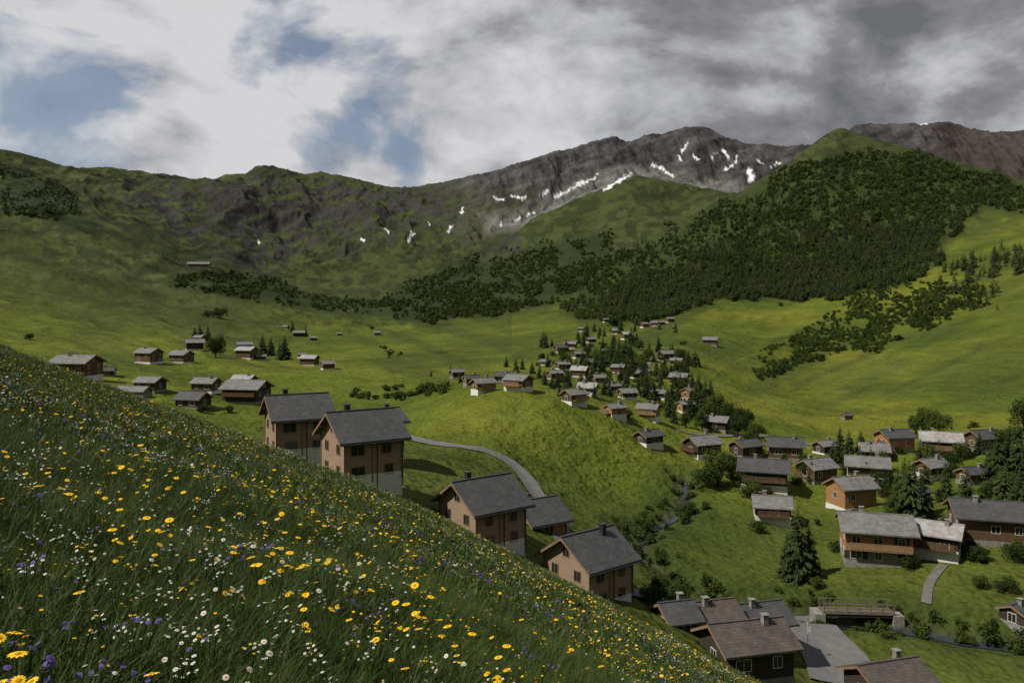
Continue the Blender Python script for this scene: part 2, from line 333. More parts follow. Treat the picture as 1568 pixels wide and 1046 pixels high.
def chalet(name,x,y,z,th,W,L,h,base,pitch,wm,rm,bm=None,oh=.9,wins=True,balc=None,chim=True,posts=False,rows=2):
    e=link(bpy.data.objects.new(name,None)); e.location=(x,y,z); e.rotation_euler=(0,0,math.radians(th))
    bm=bm or PLA
    tp=math.tan(math.radians(pitch)); rise=tp*W/2; a=L/2; c=W/2
    g=G(); g.add([(-a,-c,base),(-a,c,base),(-a,c,h),(-a,0,h+rise),(-a,-c,h),(a,-c,base),(a,c,base),(a,c,h),(a,0,h+rise),(a,-c,h)],
      [(0,4,3,2,1),(5,6,7,8,9),(0,5,9,4),(1,2,7,6),(0,1,6,5)]); g.obj('walls',wm,e)
    g=G(); g.box(-a-.04,a+.04,-c-.04,c+.04,-4,base); g.obj('plinth',bm,e)
    t=.2; og=oh*.95; g=G()
    for s in(-1,1):
        ye=s*(c+oh); ze=h-tp*oh
        A=[(-a-og,ye,ze+.05),(a+og,ye,ze+.05),(a+og,0,h+rise+.05),(-a-og,0,h+rise+.05)]
        B=[(p[0],p[1],p[2]+t) for p in A]
        f=[(0,1,2,3),(7,6,5,4),(0,4,5,1),(1,5,6,2),(3,7,4,0)]
        if s>0: f=[tuple(reversed(q)) for q in f]
        g.add(A+B,f)
    g.box(-a-og-.01,a+og+.01,-.14,.14,h+rise+t+.02,h+rise+t+.13)
    g.obj('roof',rm,e)
    g=G()
    for sx in(-1,1):
        for s in(-1,1):
            x0=sx*(a+og+.03); x1=sx*(a+og-.03)
            ye=s*(c+oh+.02); ze=h-tp*oh-.1
            g.add([(x0,ye,ze),(x0,0,h+rise-.1),(x0,0,h+rise+.16),(x0,ye,ze+.26),(x1,ye,ze),(x1,0,h+rise-.1),(x1,0,h+rise+.16),(x1,ye,ze+.26)],[(0,1,2,3),(7,6,5,4),(0,4,5,1),(3,2,6,7),(0,3,7,4)])
        if posts:
            for yy in(-c*.62,0,c*.62):
                zz=h+rise-abs(yy)*tp; g.box(min(sx*a,sx*(a+og-.1)),max(sx*a,sx*(a+og-.1)),yy-.08,yy+.08,zz-.28,zz-.02)
    if posts:
        for sy in(-1,1):
            for xx in(-a,-a*.05,a):
                g.box(xx-.09,xx+.09,sy*c-.07 if sy<0 else sy*c-.02,sy*c+.02 if sy<0 else sy*c+.07,0.3,h-.02)
    g.obj('barge_boards',TRIM,e)
    if posts:
        g=G()
        g.cyl((a*.12,-c-.1,-.5),(a*.12,-c-.1,h-.3),.05,.05); g.cyl((a+.08,-c-.1,-.5),(a+.08,-c-.1,h-.3),.05,.05)
        g.cyl((-a-og,-c-oh-.08,h-tp*oh+.02),(a+og,-c-oh-.08,h-tp*oh+.02),.08,.08); g.obj('gutter',MET,e)
    if wins:
        gf=G();gg=G();gs=G()
        def win(axis,sgn,p,zc,w,hh,shut):
            off=(a if axis=='x' else c)+.045*(zc<base)
            def B(gm,p0,p1,z0,z1,d0,d1):
                lo,hi=sorted((sgn*(off+d0),sgn*(off+d1)))
                if axis=='x': gm.box(lo,hi,p0,p1,z0,z1)
                else: gm.box(p0,p1,lo,hi,z0,z1)
            B(gg,p-w/2,p+w/2,zc-hh/2,zc+hh/2,-.02,.02)
            for q in((p-w/2-.08,p-w/2),(p+w/2,p+w/2+.08),(p-.03,p+.03)): B(gf,q[0],q[1],zc-hh/2-.08,zc+hh/2+.08,-.02,.06)
            for q in((zc-hh/2-.08,zc-hh/2),(zc+hh/2,zc+hh/2+.08)): B(gf,p-w/2,p+w/2,q[0],q[1],-.02,.055)
            if shut:
                for q in((p-w/2-.12-w*.5,p-w/2-.1),(p+w/2+.1,p+w/2+.12+w*.5)): B(gs,q[0],q[1],zc-hh/2-.05,zc+hh/2+.05,-.01,.045)
        hs_=[h*.3,h*.74] if rows==2 else [h*.6]
        hs_[0]=max(hs_[0],.9)
        for sgn in(-1,1):
            n=max(1,int(L/3.0))
            for zc in hs_:
                for k in range(n):
                    if random.random()<.85: win('y',sgn,(-L/2+(k+.5)*L/n)+random.uniform(-.2,.2),zc,random.choice([.9,1.1,1.5]),1.05,not posts and random.random()<.5)
            n=max(1,int(W/3.2))
            for zc in hs_+([h+rise*.38] if rise>1.6 else []):
                nn=n if zc<h else 1
                for k in range(nn): win('x',sgn,(-W/2+(k+.5)*W/nn),zc,.95,1.05,not posts and random.random()<.4)
        gg.obj('window_glass',GLS,e);gf.obj('window_frames',FRW if not posts else TRIM,e);gs.obj('shutters',W_DK if random.random()<.6 else TRIM,e)
    if balc:
        g=G(); zb=h*.5
        if balc=='y':
            y0=-c-1.1; g.box(-a+.3,a-.3,y0,-c-.01,zb-.12,zb)
            g.box(-a+.3,a-.3,y0,y0+.06,zb+.9,zb+1.0); 
            k=-a+.35
            while k<a-.35: g.box(k,k+.16,y0+.01,y0+.05,zb+.02,zb+.9); k+=.22
        else:
            x0=-a-1.1; g.box(x0,-a-.01,-c+.3,c-.3,zb-.12,zb); g.box(x0,x0+.06,-c+.3,c-.3,zb+.9,zb+1.0)
            k=-c+.35
            while k<c-.35: g.box(x0+.01,x0+.05,k,k+.16,zb+.02,zb+.9); k+=.22
        g.obj('balcony',TRIM if wm is not W_DK else W_BR,e)
    if chim:
        g=G(); cx=random.choice([-.2,.25])*L; cy=random.choice([-.1,.12])*W; zt=h+rise
        g.box(cx-.28,cx+.28,cy-.28,cy+.28,zt-1.2,zt+.75); g.box(cx-.38,cx+.38,cy-.38,cy+.38,zt+.85,zt+.93)
        for sx in(-.24,.24):
            for sy in(-.24,.24): g.box(cx+sx-.03,cx+sx+.03,cy+sy-.03,cy+sy+.03,zt+.75,zt+.85)
        g.obj('chimney',MET if posts else STO,e)
    return e
def near(px,Y,basepy,W=7.2,L=7.2,th=33,h=5.3,pitch=33,wm=W_NEW,rm=R_DK):
    x=(px-CX)/F*Y; z=(HY-basepy)/F*Y
    return chalet('wooden_chalet',x,Y,z,th,W,L,h,1.2,pitch,wm,rm,PLA,.85,True,None,True,True,2)
near(553,92,733,L=6.8); near(738,92,836,th=38,L=6.8); near(900,90,920,th=39,L=6.6); near(455,106,694,W=7,L=6.8,th=28)
near(822,108,838,W=6,L=5.2,h=4.4,wm=W_OR); near(575,122,684,W=6,L=6.4,h=4.2,pitch=24)
# village houses: (px,base py,width px,theta,wall,roof,base m,balcony,h factor)
VH=[
(1340,866,122,-12,W_OR,R_GY,2.0,'y',.62,STO),(1432,858,88,-35,W_DK,R_LT,2.6,'y',.62,PLA),(1512,836,130,-20,W_BR,R_DK,.8,None,.5,STO),
(1303,780,84,20,W_OR,R_GY,.4,None,.66,PLA),(1182,802,64,-15,W_DK,R_GY,1.6,'y',.55,PLA),(1170,752,80,-20,W_DK,R_DK,1.2,'y',.5,PLA),
(1250,740,70,25,W_BR,R_GY,.6,None,.55,STO),(1328,742,68,-25,W_BR,R_GY,1.8,None,.55,PLA),(1369,694,66,15,W_OR,R_DK,.8,None,.6,STO),
(1440,704,66,-20,W_BR,R_LT,1.8,'y',.55,PLA),(1506,692,64,20,W_BR,R_DK,.8,None,.55,STO),(1425,735,60,30,W_BR,R_GY,1.5,None,.55,PLA),
(1202,705,60,-20,W_BR,R_DK,.6,None,.5,STO),(1142,702,58,25,W_DK,R_DK,.6,None,.5,STO),(1075,702,66,28,W_DK,R_GY,1.0,'x',.55,PLA),
(993,684,52,30,W_DK,R_DK,.8,None,.5,PLA),(1098,662,46,-25,W_DK,R_GY,.8,None,.55,STO),(1265,696,46,20,W_DK,R_GY,.5,None,.5,PLA),
(1338,708,50,-20,W_DK,R_GY,.6,None,.5,STO),(1490,742,54,10,W_BR,R_DK,.6,None,.5,STO),(1400,770,52,25,W_DK,R_DK,1.0,None,.5,STO),
(740,602,44,25,W_BR,R_GY,.8,'y',.55,PLA),(794,600,52,-30,W_BR,R_GY,1.0,'y',.55,PLA),(722,590,30,20,W_BR,R_DK,.5,None,.5,STO),
(700,578,26,20,W_DK,R_GY,.4,None,.5,STO),(770,586,30,-20,W_DK,R_DK,.4,None,.5,STO),
(879,621,46,30,W_BR,R_GY,1.0,'y',.6,PLA),(942,640,40,30,W_OR,R_GY,.8,'x',.6,PLA),(993,642,42,-25,W_OR,R_GY,.6,'y',.6,PLA),
(900,606,36,-20,W_BR,R_LT,.8,None,.5,PLA),(961,612,34,20,W_BR,R_GY,.8,None,.5,PLA),(1050,634,30,20,W_OR,R_GY,.8,None,.8,PLA),(1010,612,30,-30,W_DK,R_GY,.5,None,.5,PLA),
(1052,612,22,60,W_OR,R_GY,.6,None,.9,PLA),(1040,590,34,-20,W_BR,R_GY,.6,None,.55,PLA),(940,600,26,20,W_DK,R_GY,.5,None,.55,PLA),
(850,582,30,20,W_BR,R_GY,.5,None,.55,PLA),(888,578,32,-20,W_BR,R_LT,.5,None,.55,PLA),(862,566,26,25,W_DK,R_GY,.4,None,.5,PLA),(918,588,28,20,W_BR,R_GY,.5,None,.55,PLA),
(947,572,26,-20,W_BR,R_GY,.5,None,.55,PLA),(975,580,26,25,W_DK,R_GY,.5,None,.5,PLA),(858,540,24,20,W_BR,R_DK,.4,None,.5,PLA),(874,534,22,-20,W_BR,R_GY,.4,None,.5,PLA),
(886,549,22,20,W_DK,R_GY,.4,None,.5,PLA),(1020,553,30,25,W_BR,R_GY,.8,'x',.6,PLA),(1036,560,22,-20,W_BR,R_GY,.4,None,.5,PLA),(960,520,22,20,W_BR,R_LT,.6,None,.6,PLA),
(945,512,18,-20,W_BR,R_GY,.4,None,.5,PLA),(987,502,16,20,W_BR,R_GY,.6,None,.6,PLA),(1002,500,14,-20,W_BR,R_GY,.4,None,.6,PLA),(1026,494,16,20,W_BR,R_GY,.4,None,.6,PLA),
(1013,498,12,20,W_DK,R_GY,.4,None,.6,PLA),(928,494,12,20,W_BR,R_GY,.4,None,.6,PLA),(890,508,12,-20,W_BR,R_GY,.4,None,.6,PLA),(905,525,18,20,W_DK,R_GY,.4,None,.5,PLA),
(930,545,20,-20,W_BR,R_GY,.4,None,.5,PLA),(905,562,22,20,W_BR,R_GY,.4,None,.5,PLA),(835,560,20,-20,W_BR,R_GY,.4,None,.5,PLA),(1015,575,20,20,W_BR,R_GY,.4,None,.5,PLA),
(1088,529,26,-20,W_BR,R_GY,.3,None,.45,STO),(1297,643,20,5,W_GY,R_BR,.3,None,.5,STO),
(118,580,84,-10,W_BR,R_GY,.8,None,.5,PLA),(165,577,26,20,W_DK,R_DK,.5,None,.5,STO),(228,557,46,-20,W_BR,R_GY,.6,None,.6,PLA),(278,556,42,-15,W_BR,R_GY,.4,None,.5,PLA),
(298,536,30,20,W_DK,R_GY,.4,None,.5,PLA),(306,524,22,-20,W_BR,R_GY,.4,None,.5,PLA),(230,601,54,-15,W_DK,R_GY,.4,None,.45,STO),(205,606,60,-10,W_GY,R_GY,.4,None,.25,STO),
(316,602,50,-15,W_BR,R_GY,.5,None,.5,PLA),(296,626,60,-10,W_DK,R_DK,.4,None,.4,STO),(374,596,44,-10,W_BR,R_LT,.6,None,.55,PLA),(378,618,84,-8,W_DK,R_GY,.5,'y',.45,STO),
(378,550,38,-20,W_BR,R_LT,.6,None,.6,PLA),(374,537,26,20,W_DK,R_GY,.4,None,.5,PLA),(400,552,16,20,W_BR,R_GY,.4,None,.5,PLA),(474,560,34,-15,W_BR,R_LT,.5,None,.55,PLA),(502,566,24,20,W_BR,R_GY,.5,None,.55,PLA),(462,548,14,20,W_DK,R_GY,.3,None,.5,PLA),
(458,516,20,15,W_DK,R_GY,.3,None,.45,PLA),(438,504,12,-20,W_BR,R_GY,.3,None,.5,PLA),(480,522,12,20,W_DK,R_GY,.3,None,.5,PLA),(305,408,38,5,W_GY,R_GY,.3,None,.22,STO),(578,514,12,5,W_GY,R_GY,.2,None,.5,STO),(520,514,9,5,W_DK,R_GY,.2,None,.5,STO),
(1565,968,70,30,W_DK,R_DK,.5,None,.5,STO),(1360,1095,150,12,W_DK,R_BR,2.4,None,.5,PLA),
]
for (hx,hy,wp,th,wm,rm,base,balc,hf,bm) in VH:
    c=cast(hx,min(hy,1090))
    if c is None: print('miss',hx,hy); continue
    X0,Y0,Z0=c; th+=random.uniform(-6,6)
    rel=math.radians(th)+math.atan2(X0,Y0)
    ratio=1.2 if hf>.3 else 2.2
    wm_=wp*Y0/F*.86
    W=wm_/(ratio*abs(math.cos(rel))+abs(math.sin(rel))); L=W*ratio
    Yc=Y0+W*.4; Xc=X0*Yc/Y0
    chalet('alpine_chalet' if hf>.46 else 'hay_barn',Xc,Yc,(hz(Xc,Yc)+Z0)/2,th,W,L,W*hf*1.08,min(base,W*hf*.5),random.choice([23,25,28]),wm,rm,bm,max(.35,.11*W),Y0<420 and hf>.3,balc,Y0<420 and hf>.45,False,2 if W*hf>4 else 1)
def barn(px,Y,py,W,L,th,h,wm,rm,pitch=27):
    x=(px-CX)/F*Y; return chalet('old_barn',x,Y,(HY-py)/F*Y,th,W,L,h,.5,pitch,wm,rm,STO,.7,True,None,True,False,1)
barn(1142,80,1028,5.8,7.0,14,3.4,W_DK,R_BR); barn(1088,90,982,5.4,4.8,16,3,W_DK,R_BR); barn(1160,93,982,5.2,5.2,16,3,W_DK,R_DK); barn(1035,88,972,4.2,3,16,2.4,W_DK,R_DK)
# ------------------------------------------------------------------ roads
def strip(name,pts,w,mat,lift=.12,samp=1.2):
    P3=[cast(a,b_,62) if len(t)==2 else ((a-CX)/F*t[2],t[2],0) for t in pts for a,b_ in [t[:2]]]
    P3=[np.array(p[:2]) for p in P3 if p]
    out=[]
    for i in range(len(P3)-1):
        p0=P3[max(i-1,0)];p1=P3[i];p2=P3[i+1];p3=P3[min(i+2,len(P3)-1)]
        n=max(2,int(np.linalg.norm(p2-p1)/samp))
        for k in range(n):
            t=k/n; out.append(.5*((2*p1)+(-p0+p2)*t+(2*p0-5*p1+4*p2-p3)*t*t+(-p0+3*p1-3*p2+p3)*t**3))
    out.append(P3[-1]); out=np.array(out)
    tg=np.gradient(out,axis=0); tg/=np.linalg.norm(tg,axis=1)[:,None]+1e-9; nn=np.stack([-tg[:,1],tg[:,0]],1)
    M=7; wv=1+.10*fbm(np.arange(len(out))/5.0,np.zeros(len(out)),2,1)
    offs=np.linspace(-w/2,w/2,M)
    XY=out[:,None,:]+nn[:,None,:]*offs[None,:,None]*wv[:,None,None]
    Z=terrain(XY[...,0],XY[...,1]).reshape(XY.shape[:2])
    Zc=np.maximum(Z,Z[:,M//2][:,None]*.7+Z*.3)+lift
    VV=np.concatenate([XY,Zc[...,None]],-1).reshape(-1,3)
    N=len(out); a=np.arange(N-1)[:,None]*M+np.arange(M-1)[None,:]
    QQ=np.stack([a,a+1,a+M+1,a+M],-1).reshape(-1,4)
    me=mesh_np(name,VV,QQ,True); me.materials.append(mat); return link(bpy.data.objects.new(name,me))
strip('valley_road',[(600,668),(640,674),(700,684),(750,693),(785,712),(812,742),(836,775),(852,800),(862,825),(900,870),(960,905),(1000,915)],3.0,ASP)
strip('village_road',[(1030,655),(1100,668),(1180,668),(1250,682)],2.0,GRV)
strip('upper_lane',[(990,585),(993,562),(997,545)],1.8,GRV,.2)
strip('car_park',[(1212,945),(1240,965),(1262,990),(1285,1020),(1300,1050)],8,LOT,.22)
strip('footpath',[(1445,865),(1425,890),(1418,925)],1.3,GRV)
strip('hillside_track',[(0,352),(100,372),(200,392),(290,405)],2,GRV,.5)
strip('stream',[(CX+F*p[0]/p[1],0,p[1]) for p in STREAM],1.3,WAT,.12)
by=105.0
e=link(bpy.data.objects.new('timber_footbridge',None)); e.location=(45.0,by,(HY-934)/F*by); e.rotation_euler=(0,0,math.radians(-4))
g=G(); g.box(-4.6,4.6,-1.1,1.1,-.18,0); g.obj('deck',W_GY,e)
g=G(); g.box(-4.6,4.6,-1.0,-.7,-.55,-.18); g.box(-4.6,4.6,.7,1.0,-.55,-.18); g.obj('beams',W_DK,e)
g=G()
for s in(-1,1):
    for k in range(7): xx=-4.4+k*8.8/6; g.box(xx-.06,xx+.06,s*1.05-.06,s*1.05+.06,0.0,1.05)
    g.box(-4.6,4.6,s*1.05-.05,s*1.05+.05,1.05,1.17); g.box(-4.6,4.6,s*1.05-.03,s*1.05+.03,.5,.6)
g.obj('railing',W_GY,e)
g=G(); g.box(-5.6,-4.3,-1.3,1.3,-3,-.2); g.box(4.3,5.6,-1.3,1.3,-3,-.2); g.obj('abutments',STO,e)
c=cast(1237,1010); e=link(bpy.data.objects.new('flag_pole',None)); e.location=c
g=G(); g.cyl((0,0,0),(0,0,4.2),.05,.03); g.cyl((0,0,4.2),(0,0,4.3),.07,.05); g.obj('pole',FRW,e)
g=G(); g.add([(0.05,0,4.1),(.35,.05,4.0),(.33,-.03,3.3),(.05,0,3.2)],[(0,1,2,3)]); g.obj('flag',PLA,e)
# ------------------------------------------------------------------ vegetation
def leafmat(name,c1,c2,c3,trans=.25):
    m,nt,b,o=nt_new(name); oi=nt.nodes.new('ShaderNodeObjectInfo'); co=objco(nt)
    n=noise(nt,co,1.2,2,.6); f=math_(nt,'ADD',math_(nt,'MULTIPLY',n,.6),math_(nt,'MULTIPLY',oi.outputs['Random'],.5))
    cc=ramp(nt,f,[(.2,c1),(.5,c2),(.85,c3)]); nt.links.new(cc,b.inputs['Base Color']); b.inputs['Roughness'].default_value=.8; b.inputs['Specular IOR Level'].default_value=.1
    if trans:
        tr=nt.nodes.new('ShaderNodeBsdfTranslucent'); nt.links.new(cc,tr.inputs[0]); mx=nt.nodes.new('ShaderNodeMixShader'); mx.inputs[0].default_value=trans
        nt.links.new(b.outputs[0],mx.inputs[1]); nt.links.new(tr.outputs[0],mx.inputs[2]); nt.links.new(mx.outputs[0],o.inputs[0])
    return m
M_CON=leafmat('spruce_needles',(.012,.022,.009),(.024,.038,.012),(.046,.062,.017),0)
M_DEC=leafmat('broad_leaves',(.018,.034,.009),(.038,.060,.013),(.075,.10,.02))
M_BAR=plain('bark',(.06,.045,.035),.95,.3,6)
def join2(name,g,m1,t,m2):
    me=bpy.data.meshes.new(name); n=len(g.v); me.from_pydata(g.v+t.v,[],g.f+[tuple(i+n for i in q) for q in t.f]); me.update()
    me.materials.append(m1);me.materials.append(m2)
    mi=[0]*len(g.f)+[1]*len(t.f); me.polygons.foreach_set('material_index',mi); return me
def conifer(name,H,R,tiers,per,seg,seed):
    rnd=random.Random(seed); g=G(); t=G(); t.cyl((0,0,-1),(0,0,H*.95),R*.09,.02,6)
    for i in range(tiers):
        f=i/(tiers-1); zz=H*(.08+.9*f); rad=R*(1-f)**.8*(.85+.3*rnd.random())+.08
        for k in range(max(4,int(per*(1-.5*f)))):
            a=rnd.random()*6.283; rl=rad*rnd.uniform(.6,1.2); dx,dy=math.cos(a),math.sin(a); nx,ny=-dy,dx
            z0=zz+rnd.uniform(-.3,.3)*H/tiers; dr=rl*rnd.uniform(.2,.45)
            for s in range(seg):
                q0=s/seg; q1=min(1,(s+1.5)/seg); w=rl*.26*(1-q0*.75)
                cx0,cy0=dx*rl*q0,dy*rl*q0; cx1,cy1=dx*rl*q1,dy*rl*q1
                za=z0-dr*q0**1.3; zb=z0-dr*q1**1.3-rnd.random()*.08*rl
                g.add([(cx0,cy0,za+.05*rl),(cx1+nx*w,cy1+ny*w,zb-.12*rl),(cx1+dx*w*.5,cy1+dy*w*.5,zb),(cx1-nx*w,cy1-ny*w,zb-.12*rl)],[(0,1,2),(0,2,3)])
    return join2(name,g,M_CON,t,M_BAR)
def broad(name,H,R,nl,size,seed,limbs=6,low=.25):
    rnd=random.Random(seed); g=G(); t=G(); t.cyl((0,0,-.6),(0,0,H*.5),R*.09,R*.05,7)
    cl=[]
    for k in range(limbs*3):
        a=rnd.random()*6.283; rr=R*rnd.uniform(.2,.75); zz=H*rnd.uniform(low,.85); rr*=1-.5*abs(zz/H-.5)
        c=Vector((math.cos(a)*rr,math.sin(a)*rr,zz)); cl.append((c,R*rnd.uniform(.28,.5)))
        if k<limbs*1.5: t.cyl((0,0,H*rnd.uniform(.1,.4)),tuple(c),R*.04,R*.01,5)
    for i in range(nl):
        c,cr=rnd.choice(cl); d=Vector((rnd.gauss(0,1),rnd.gauss(0,1),rnd.gauss(0,.8))).normalized()*cr*rnd.uniform(.55,1.08)
        p=c+d; n=(d.normalized()+Vector((rnd.gauss(0,.5),rnd.gauss(0,.5),rnd.gauss(0,.5)+.3))).normalized(); a=n.orthogonal().normalized(); b=n.cross(a); s=size*rnd.uniform(.6,1.3)
        g.add([tuple(p+a*s),tuple(p+b*s*.7),tuple(p-a*s),tuple(p-b*s*.7)],[(0,1,2,3)])
    return join2(name,g,M_DEC,t,M_BAR)
CON=[conifer('spruce_a',10,2.2,26,12,4,1),conifer('spruce_b',10,1.8,24,12,4,2),conifer('spruce_c',10,2.6,24,13,4,3)]
CONL=[conifer('spruce_far_a',10,2.2,12,7,2,4),conifer('spruce_far_b',10,1.8,12,7,2,5),conifer('spruce_far_c',10,2.6,11,8,2,6)]
BRO=[broad('broad_a',6,2.8,2600,.17,1),broad('broad_b',6,3.2,2600,.17,2)]
BUL=[broad('shrub_a',3,2.2,260,.34,3,4,.1),broad('shrub_b',3,2.6,260,.36,4,4,.1),broad('shrub_c',4.5,2.0,300,.34,6,4,.15)]
def tree(px,py,hp,kind='c',Ymin=62):
    c=cast(px,py,Ymin)
    if c is None: return
    X,Y,Z=c; H=hp*Y/F
    if kind=='c': o=bpy.data.objects.new('spruce_tree',random.choice(CON)); s=H/10
    elif kind=='b': o=bpy.data.objects.new('broadleaf_tree',random.choice(BRO)); s=H/6
    else: o=bpy.data.objects.new('alder_bush',random.choice(BRO)); s=H/6
    link(o); o.location=(X,Y,Z-(.0 if kind!='s' else .15*H)); k=random.uniform(.9,1.1); o.scale=(s*k,s*k,s) if kind!='s' else (s*1.5,s*1.5,s*1.1); o.rotation_euler=(0,0,random.random()*6.28)
T=[(1222,888,122),(1205,885,74),(1238,882,84),(1392,800,100),(1375,775,66),(1412,790,76),(1448,760,60),(1528,745,84),(1545,740,96),(1560,742,108),(1515,735,66),(1480,770,60),(1560,800,84),(1385,770,74),(1400,760,60),(1572,770,100),(1535,770,60),
(1300,695,40),(1318,690,34),(1490,412,34),(1478,414,26),(1523,402,30),(1560,420,34),(1568,410,30),(1466,412,22),(1540,404,22),
(306,522,28),(318,522,26),(298,518,20),(402,545,36),(415,545,32),(436,552,40),(428,550,32),(412,540,22),(468,515,18),(448,508,18),
(1080,628,52),(1092,632,40),(1070,610,44),(1105,640,36),(1120,650,40),(990,610,44),(1000,606,38),(978,602,30),(1030,612,36),(1064,560,28),(1046,566,24),(1035,568,22),(1058,640,46),(1066,625,40),(1088,612,36),(1075,646,40),(1100,655,34),(1060,600,34),(1022,620,30),(1000,625,32),
(912,575,40),(922,570,34),(936,556,30),(948,548,34),(955,558,36),(966,552,30),(905,590,34),(872,560,24),(892,560,26),(845,595,22),(835,590,24),(826,580,26),(815,572,20),(790,570,24),(800,566,20),(775,562,18),(925,605,30),(980,575,24),(1012,590,26),(958,535,22),(970,530,22),(940,528,20),(975,560,26),(1005,570,22),(935,585,26),(865,600,20),
(915,555,28),(928,562,28),(942,566,30),(900,548,24),(882,566,24),(968,570,30),(985,560,24),(960,590,28),(950,600,24),(910,610,26),(890,592,26),(870,590,26),(856,606,22),(1028,580,26),(1050,575,26),(1044,552,20),
(885,520,18),(910,508,16),(918,515,18),(950,500,14),(972,508,16),(1010,505,14),(1035,505,14),(845,530,14),(690,572,16),(660,577,14),(705,586,16),(1130,660,30),(1150,668,30),(1025,640,40),(1032,648,30)]
for k in range(60):
    a=random.uniform(830,1080); T.append((a,random.uniform(510,600)+max(0,a-960)*.3,random.uniform(16,30)))
for k in range(22): T.append((random.uniform(1210,1568),random.uniform(690,745),random.uniform(26,50)))
for a,b_,h_ in T: tree(a,b_,h_,'c')
TB=[(330,548,34,'b'),(1418,666,42,'b'),(1438,668,36,'b'),(1402,664,28,'b'),(1568,660,50,'b'),(1100,742,52,'b'),(1120,735,40,'b'),(1085,745,38,'s'),(1135,745,34,'s'),(1010,925,46,'b'),(1035,925,36,'s'),(995,925,30,'s'),(1055,790,24,'s'),(1140,660,36,'b'),(1085,650,34,'b'),(960,640,14,'s'),(1350,760,40,'b'),(1372,800,40,'b'),(1235,720,26,'b'),(1300,730,26,'s'),(1150,760,26,'s'),(1160,815,20,'s'),(1540,690,36,'b'),(1475,705,30,'b'),(1390,870,24,'s'),(1500,860,26,'s'),(1560,860,30,'s'),(860,548,14,'b'),(900,545,16,'b'),(1250,900,18,'s'),(1500,900,20,'s'),(1540,905,24,'s'),(1480,985,18,'s'),(45,520,10,'s'),(335,487,18,'s'),(318,486,12,'s'),(310,632,14,'s'),(350,632,12,'s'),
(1118,655,40,'b'),(1130,668,34,'b'),(1095,640,38,'b'),(1075,660,30,'b'),(1150,690,30,'b'),(1050,655,24,'b'),(1160,672,26,'b')]
for k in range(26):
    a=random.uniform(850,1070); TB.append((a,random.uniform(530,600)+max(0,a-960)*.3,random.uniform(12,24),'b'))
for k in range(12): TB.append((random.uniform(1220,1568),random.uniform(690,770),random.uniform(22,40),'b'))
for a,b_,h_,k in TB: tree(a,b_,h_,k)
def scatter(name,pts,rots,scl,srcs,seed=0):
    col=bpy.data.collections.new(name+'_kinds')
    for s in srcs: col.objects.link(bpy.data.objects.new(s.name,s))
    me=bpy.data.meshes.new(name); me.vertices.add(len(pts)); me.vertices.foreach_set('co',np.asarray(pts,np.float32).ravel())
    a=me.attributes.new('rot','FLOAT_VECTOR','POINT'); a.data.foreach_set('vector',np.asarray(rots,np.float32).ravel())
    a=me.attributes.new('scl','FLOAT','POINT'); a.data.foreach_set('value',np.asarray(scl,np.float32)); me.update()
    o=link(bpy.data.objects.new(name,me))
    ng=bpy.data.node_groups.new(name,'GeometryNodeTree'); ng.interface.new_socket('Geometry',in_out='INPUT',socket_type='NodeSocketGeometry'); ng.interface.new_socket('Geometry',in_out='OUTPUT',socket_type='NodeSocketGeometry')
    N=ng.nodes; Lk=ng.links; gi=N.new('NodeGroupInput'); go=N.new('NodeGroupOutput'); ip=N.new('GeometryNodeInstanceOnPoints'); ci=N.new('GeometryNodeCollectionInfo')
    ci.inputs['Collection'].default_value=col; ci.inputs['Separate Children'].default_value=True; ci.inputs['Reset Children'].default_value=True
    ra=N.new('GeometryNodeInputNamedAttribute'); ra.data_type='FLOAT_VECTOR'; ra.inputs[0].default_value='rot'
    sa=N.new('GeometryNodeInputNamedAttribute'); sa.data_type='FLOAT'; sa.inputs[0].default_value='scl'
    rv=N.new('FunctionNodeRandomValue'); rv.data_type='INT'; rv.inputs[4].default_value=0; rv.inputs[5].default_value=len(srcs)-1; rv.inputs['Seed'].default_value=seed
    Lk.new(gi.outputs[0],ip.inputs['Points']); Lk.new(ci.outputs[0],ip.inputs['Instance']); ip.inputs['Pick Instance'].default_value=True
    Lk.new(rv.outputs[2],ip.inputs['Instance Index']); Lk.new(ra.outputs[0],ip.inputs['Rotation']); Lk.new(sa.outputs[0],ip.inputs['Scale']); Lk.new(ip.outputs[0],go.inputs[0])
    md=o.modifiers.new('scatter','NODES'); md.node_group=ng; return o
def inpoly(X,Y,pts):
    ins=np.zeros(X.shape,bool);n=len(pts)
    for a in range(n):
        x0,y0=pts[a];x1,y1=pts[(a+1)%n]
        if y0==y1: continue
        ins^=((y0>Y)!=(y1>Y))&(X<(x1-x0)*(Y-y0)/(y1-y0)+x0)
    return ins
def sample(pts,n,Ymin,thr,warp=16,sx=26,sy=14,seed=2):
    p=np.array(pts,float); X=np.random.uniform(p[:,0].min()-15,p[:,0].max()+15,n); Y=np.random.uniform(p[:,1].min()-10,p[:,1].max()+10,n)
    ok=inpoly(X+warp*fbm(X/30,Y/20,3,1),Y+warp*.5*fbm(X/30+9,Y/20,3,2),pts)&(fbm(X/sx,Y/sy,3,seed)+.12*np.random.randn(n)>thr)
    out=[]
    for a,b_ in zip(X[ok],Y[ok]):
        c=cast(a,b_,Ymin)
        if c is not None: out.append(c)
    return np.array(out)
def mass(name,pts,kinds,s0,s1,seed=0,sink=.3):
    if len(pts)==0: return
    n=len(pts); pts=pts.copy(); pts[:,2]-=sink
    rots=np.zeros((n,3)); rots[:,2]=np.random.rand(n)*6.28; rots[:,:2]=np.random.normal(0,.03,(n,2))
    scatter(name,pts,rots,np.random.uniform(s0,s1,n)*np.where(np.random.rand(n)<.2,1.35,1),kinds,seed)
